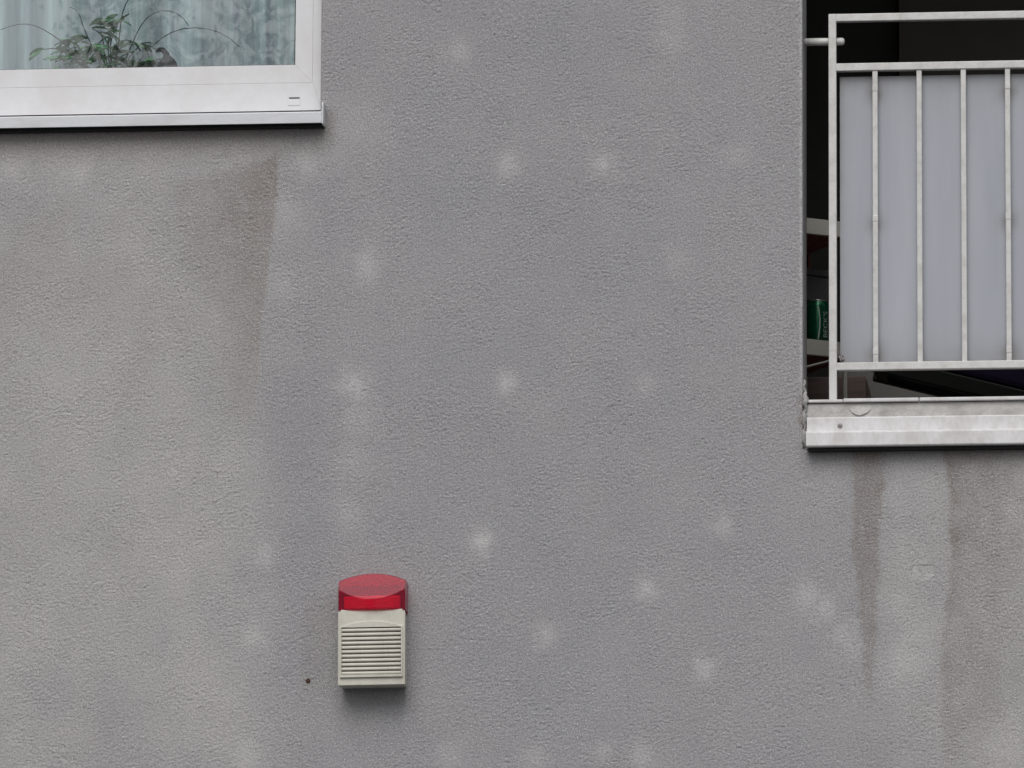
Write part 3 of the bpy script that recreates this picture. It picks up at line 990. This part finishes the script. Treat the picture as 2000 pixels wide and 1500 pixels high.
bm = bmesh.new()
lens_shell(bm, 0.0)
bmesh.ops.recalc_face_normals(bm, faces=bm.faces)
inner = bmesh.new()
lens_shell(inner, 0.0028)
bmesh.ops.recalc_face_normals(inner, faces=inner.faces)
bmesh.ops.reverse_faces(inner, faces=inner.faces)
tmp = bpy.data.meshes.new('tmp')
inner.to_mesh(tmp)
inner.free()
bm.from_mesh(tmp)
bpy.data.meshes.remove(tmp)
lme2 = bpy.data.meshes.new('lens')
bm.to_mesh(lme2)
bm.free()
lme2.materials.append(M_LENS)
lens = bpy.data.objects.new('lens', lme2)
COL.objects.link(lens)
lens.parent = sir
lens['label'] = 'translucent red lens on top of the siren'
bm = bmesh.new()
box(bm, -0.0755, 0.0755, -0.0605, -0.008, 0.2066, 0.2420)
mesh_obj('lamp_reflector', bm, M_PVC, lens, bevel=0.004)
bm = bmesh.new()
box(bm, -0.084, -0.0775, -0.055, -0.0075, 0.2066, 0.250)
box(bm, 0.0775, 0.084, -0.055, -0.0075, 0.2066, 0.250)
box(bm, -0.085, 0.085, -0.0070, -0.0030, 0.2066, 0.2780)
mesh_obj('lens_socket', bm, M_BLACK, lens)
sir.rotation_euler = (0, R(-0.5), 0)

# old fixing left in the wall beside the siren
bm = bmesh.new()
lathe(bm, [(0.0062, -0.004), (0.0062, 0.0012), (0.0048, 0.0022), (0.0030, 0.0010), (0.0026, 0.0035), (0.0008, 0.0040)], 18)
bmesh.ops.rotate(bm, verts=bm.verts, cent=(0, 0, 0), matrix=Matrix.Rotation(R(90), 3, 'X'))
plug = mesh_obj('wall_plug', bm, M_RUST, None, smooth=False)
plug.location = (-0.541, -0.001, 5.201)
tag(plug, 'small rusty screw plug left in the plaster beside the siren', 'screw')

# ------------------------------------------------------------------ on the balcony
rack = thing('shelf_rack', 'shelf rack with cream-edged red-brown boards behind the end of the railing', 'shelf', (0.790, 0.445, 5.925))
rack.rotation_euler = (0, 0, R(31))


def shelf_board(zf):
    """zf: top of the front edge above the rack's foot"""
    bd = box_obj('board', -0.30, 0.105, 0.012, 0.27, zf - 0.040, zf - 0.004, M_SHELFWOOD, rack, bevel=0.002)
    box_obj('front_edge', -0.302, 0.107, 0.0, 0.0118, zf - 0.0435, zf, M_SHELFEDGE, bd, bevel=0.0015)


shelf_board(0.6145)
shelf_board(0.2775)
for (lx, ly) in ((0.098, 0.025), (-0.29, 0.025), (0.098, 0.26), (-0.29, 0.26)):
    box_obj('leg', lx - 0.005, lx + 0.005, ly - 0.005, ly + 0.005, 0.0, 0.231, M_SHELFEDGE, rack, bevel=0.001)
    box_obj('upright', lx - 0.005, lx + 0.005, 0.235, 0.245, 0.2738, 0.569, M_SHELFWOOD, rack, bevel=0.001) if ly > 0.2 else None
bm = bmesh.new()
tube(bm, [(-0.05, -0.004, 0.155), (-0.045, -0.004, 0.195), (0.06, -0.004, 0.229)], 0.0030, 8)
mesh_obj('brace', bm, M_SHELFEDGE, rack)

# beverage can
can = thing('beverage_can', 'small green drink can with silver lettering on the shelf behind the railing', 'can', (0.7895, 0.485, 6.2000))
bm = bmesh.new()
CR = 0.033
lathe(bm, [(0.024, 0.0), (0.0265, 0.001), (0.0325, 0.008), (CR, 0.011), (CR, 0.100), (0.0318, 0.104), (0.0275, 0.1125), (0.0270, 0.114)], 48)
cb = mesh_obj('body', bm, M_CAN, can, smooth=True)
bm = bmesh.new()
lathe(bm, [(0.0268, 0.1138), (0.0282, 0.1148), (0.0282, 0.1162), (0.0268, 0.1168), (0.0255, 0.1160), (0.0245, 0.1125), (0.002, 0.1125)], 48)
mesh_obj('rim', bm, M_CANTOP, can, smooth=True)
txt = bpy.data.curves.new('lettering', 'FONT')
txt.body = "BECK'S"
txt.size = 0.0195
txt.extrude = 0.0
tob = bpy.data.objects.new('lettering_curve', txt)
COL.objects.link(tob)
bpy.context.view_layer.update()
tme = bpy.data.meshes.new_from_object(tob.evaluated_get(bpy.context.evaluated_depsgraph_get()))
COL.objects.unlink(tob)
bpy.data.objects.remove(tob)
xs_t = [v.co.x for v in tme.vertices]
tw = max(xs_t) - min(xs_t)
bm = bmesh.new()
bm.from_mesh(tme)
bmesh.ops.subdivide_edges(bm, edges=bm.edges, cuts=1)
bpy.data.meshes.remove(tme)
face_dir = math.atan2(-22.0, 1.41)            # towards the street
for v in bm.verts:
    s_ = 0.012 + (v.co.x - min(xs_t)) / tw * 0.072
    ang = face_dir + R(50) - v.co.y / CR
    v.co = Vector(((CR + 0.0003) * math.cos(ang), (CR + 0.0003) * math.sin(ang), s_))
mesh_obj('lettering', bm, M_CANINK, cb)
# pale swoosh beside the lettering
bm = bmesh.new()
va = []
for k in range(17):
    s = k / 16
    bow = math.sin(math.pi * s)
    a0 = face_dir + R(-2 + 9 * bow)
    a1 = a0 + R(5.5)
    zz = 0.006 + 0.094 * s
    rad_ = CR + 0.0003 if 0.011 < zz < 0.100 else CR - 0.0008
    va.append([bm.verts.new((rad_ * math.cos(a), rad_ * math.sin(a), zz)) for a in (a0, (a0 + a1) / 2, a1)])
for r0, r1 in zip(va, va[1:]):
    for j in (0, 1):
        bm.faces.new((r0[j], r0[j + 1], r1[j + 1], r1[j]))
mesh_obj('swoosh', bm, M_CANINK, cb)


def carton(name, label, cat, w_, d_, h_, loc, rz, mat, lid=0.0):
    t_ = thing(name, label, cat, loc)
    t_.rotation_euler = (0, 0, rz)
    box_obj('body', -w_ / 2, w_ / 2, -d_ / 2, d_ / 2, 0, h_ - lid, mat, t_, bevel=0.004)
    box_obj('lid', -w_ / 2 - 0.004, w_ / 2 + 0.004, -d_ / 2 - 0.004, d_ / 2 + 0.004, h_ - lid + 0.001, h_, mat, t_, bevel=0.004)
    return t_


carton('storage_box', 'dark grey box on the shelf behind the green can', 'box', 0.20, 0.10, 0.235, (0.700, 0.625, 6.2000), R(31), M_GREYBOX, 0.02)
carton('tray', 'low black box on the shelf just behind the green can', 'box', 0.20, 0.05, 0.135, (0.735, 0.553, 6.2000), R(31), M_CHAIRB, 0.01)
crate = thing('wooden_crate', 'brown wooden crate on the balcony floor below the shelf rack', 'crate', (0.75, 0.86, 5.925))
for j in range(3):
    box_obj('slat', -0.20, 0.15, -0.02, 0.0, 0.004 + j * 0.085, 0.085 + j * 0.085, M_CRATE, crate, bevel=0.003)
    box_obj('slat', -0.20, 0.15, 0.24, 0.26, 0.004 + j * 0.085, 0.085 + j * 0.085, M_CRATE, crate, bevel=0.003)
for x_ in (-0.20, 0.13):
    box_obj('end_board', x_, x_ + 0.02, 0.001, 0.239, 0.003, 0.255, M_CRATE, crate, bevel=0.003)
carton('storage_chest', 'grey chest behind the slanted black furniture on the balcony', 'chest', 1.10, 0.28, 0.42, (1.35, 1.32, 5.925), 0.0, M_CHEST, 0.06)

# black recliner lying low behind the railing, purple sling
rec = thing('recliner', 'black slanted furniture with dark purple cloth behind the gap below the railing panel', 'recliner', (1.30, 0.62, 5.925))
sl_ = Matrix.Translation((-0.378, 0, 0.228)) @ Matrix.Rotation(R(14.5), 4, 'Y')
rl = box_obj('side_rail', 0.0, 0.92, 0.0, 0.030, 0.0, 0.045, M_CHAIRB, rec, bevel=0.004, m=sl_)
box_obj('side_rail', 0.0, 0.92, 0.135, 0.165, 0.0, 0.030, M_CHAIRB, rec, bevel=0.004, m=sl_)
box_obj('cross_bar', 0.01, 0.045, 0.031, 0.134, 0.002, 0.028, M_CHAIRB, rec, bevel=0.004, m=sl_)
box_obj('sling', 0.046, 0.90, 0.031, 0.134, 0.004, 0.010, M_PURPLE, rec, m=sl_)
box_obj('back_cushion', 0.10, 0.90, 0.02, 0.145, 0.0455, 0.20, M_PURPLE, rec, bevel=0.02, segs=3, m=sl_)
for x_ in (0.20, 0.45):
    for y_ in (0.0, 0.135):
        box_obj('leg', x_, x_ + 0.03, y_ + 0.002, y_ + 0.03, 0.0, 0.070 if x_ < 0.3 else 0.008, M_CHAIRB, rec, bevel=0.003)

# ------------------------------------------------------------------ tree across the street, seen only mirrored in the pane
tree = thing('street_tree', 'broadleaf street tree mirrored in the window pane', 'tree', (-4.7, -27.5, 0.0))
rt = random.Random(21)
bm = bmesh.new()
tips = []


def branch(p, d, length, r, depth):
    pts, rads = [p.copy()], [r]
    n_ = 6
    for k in range(n_):
        d = (d + Vector((rt.uniform(-.22, .22), rt.uniform(-.22, .22), rt.uniform(-.10, .16)))).normalized()
        p = p + d * (length / n_)
        pts.append(p.copy())
        rads.append(r * (1 - 0.6 * (k + 1) / n_))
    tube(bm, pts, rads, 7 if depth < 2 else (4 if depth < 4 else 3))
    if depth >= 2:
        tips.extend(pts[2:])
    if depth < 6:
        for q in range(4 if depth < 2 else 3):
            k = rt.randrange(2, n_ + 1)
            nd = (d + Vector((rt.uniform(-1, 1), rt.uniform(-1, 1), rt.uniform(-.25, .7))) * 0.95).normalized()
            branch(pts[k], nd, length * rt.uniform(.52, .74), max(0.006, rads[k] * 0.72), depth + 1)


branch(Vector((0, 0, -0.2)), Vector((0.02, 0, 1)), 9.0, 0.22, 0)
mesh_obj('trunk', bm, M_BARK, tree, smooth=True)
bm = bmesh.new()
for q in range(50000):
    p = tips[rt.randrange(len(tips))] + Vector((rt.gauss(0, .12), rt.gauss(0, .12), rt.gauss(0, .12)))
    a = Vector((rt.uniform(-1, 1), rt.uniform(-1, 1), rt.uniform(-1, 1))).normalized()
    b = a.cross(Vector((rt.uniform(-1, 1), rt.uniform(-1, 1), rt.uniform(-1, 1)))).normalized()
    s = rt.uniform(.018, .036)
    vs = [bm.verts.new(p + a * s), bm.verts.new(p + b * s * .55), bm.verts.new(p - a * s), bm.verts.new(p - b * s * .55)]
    bm.faces.new(vs)
mesh_obj('crown', bm, M_TREELEAF, tree)
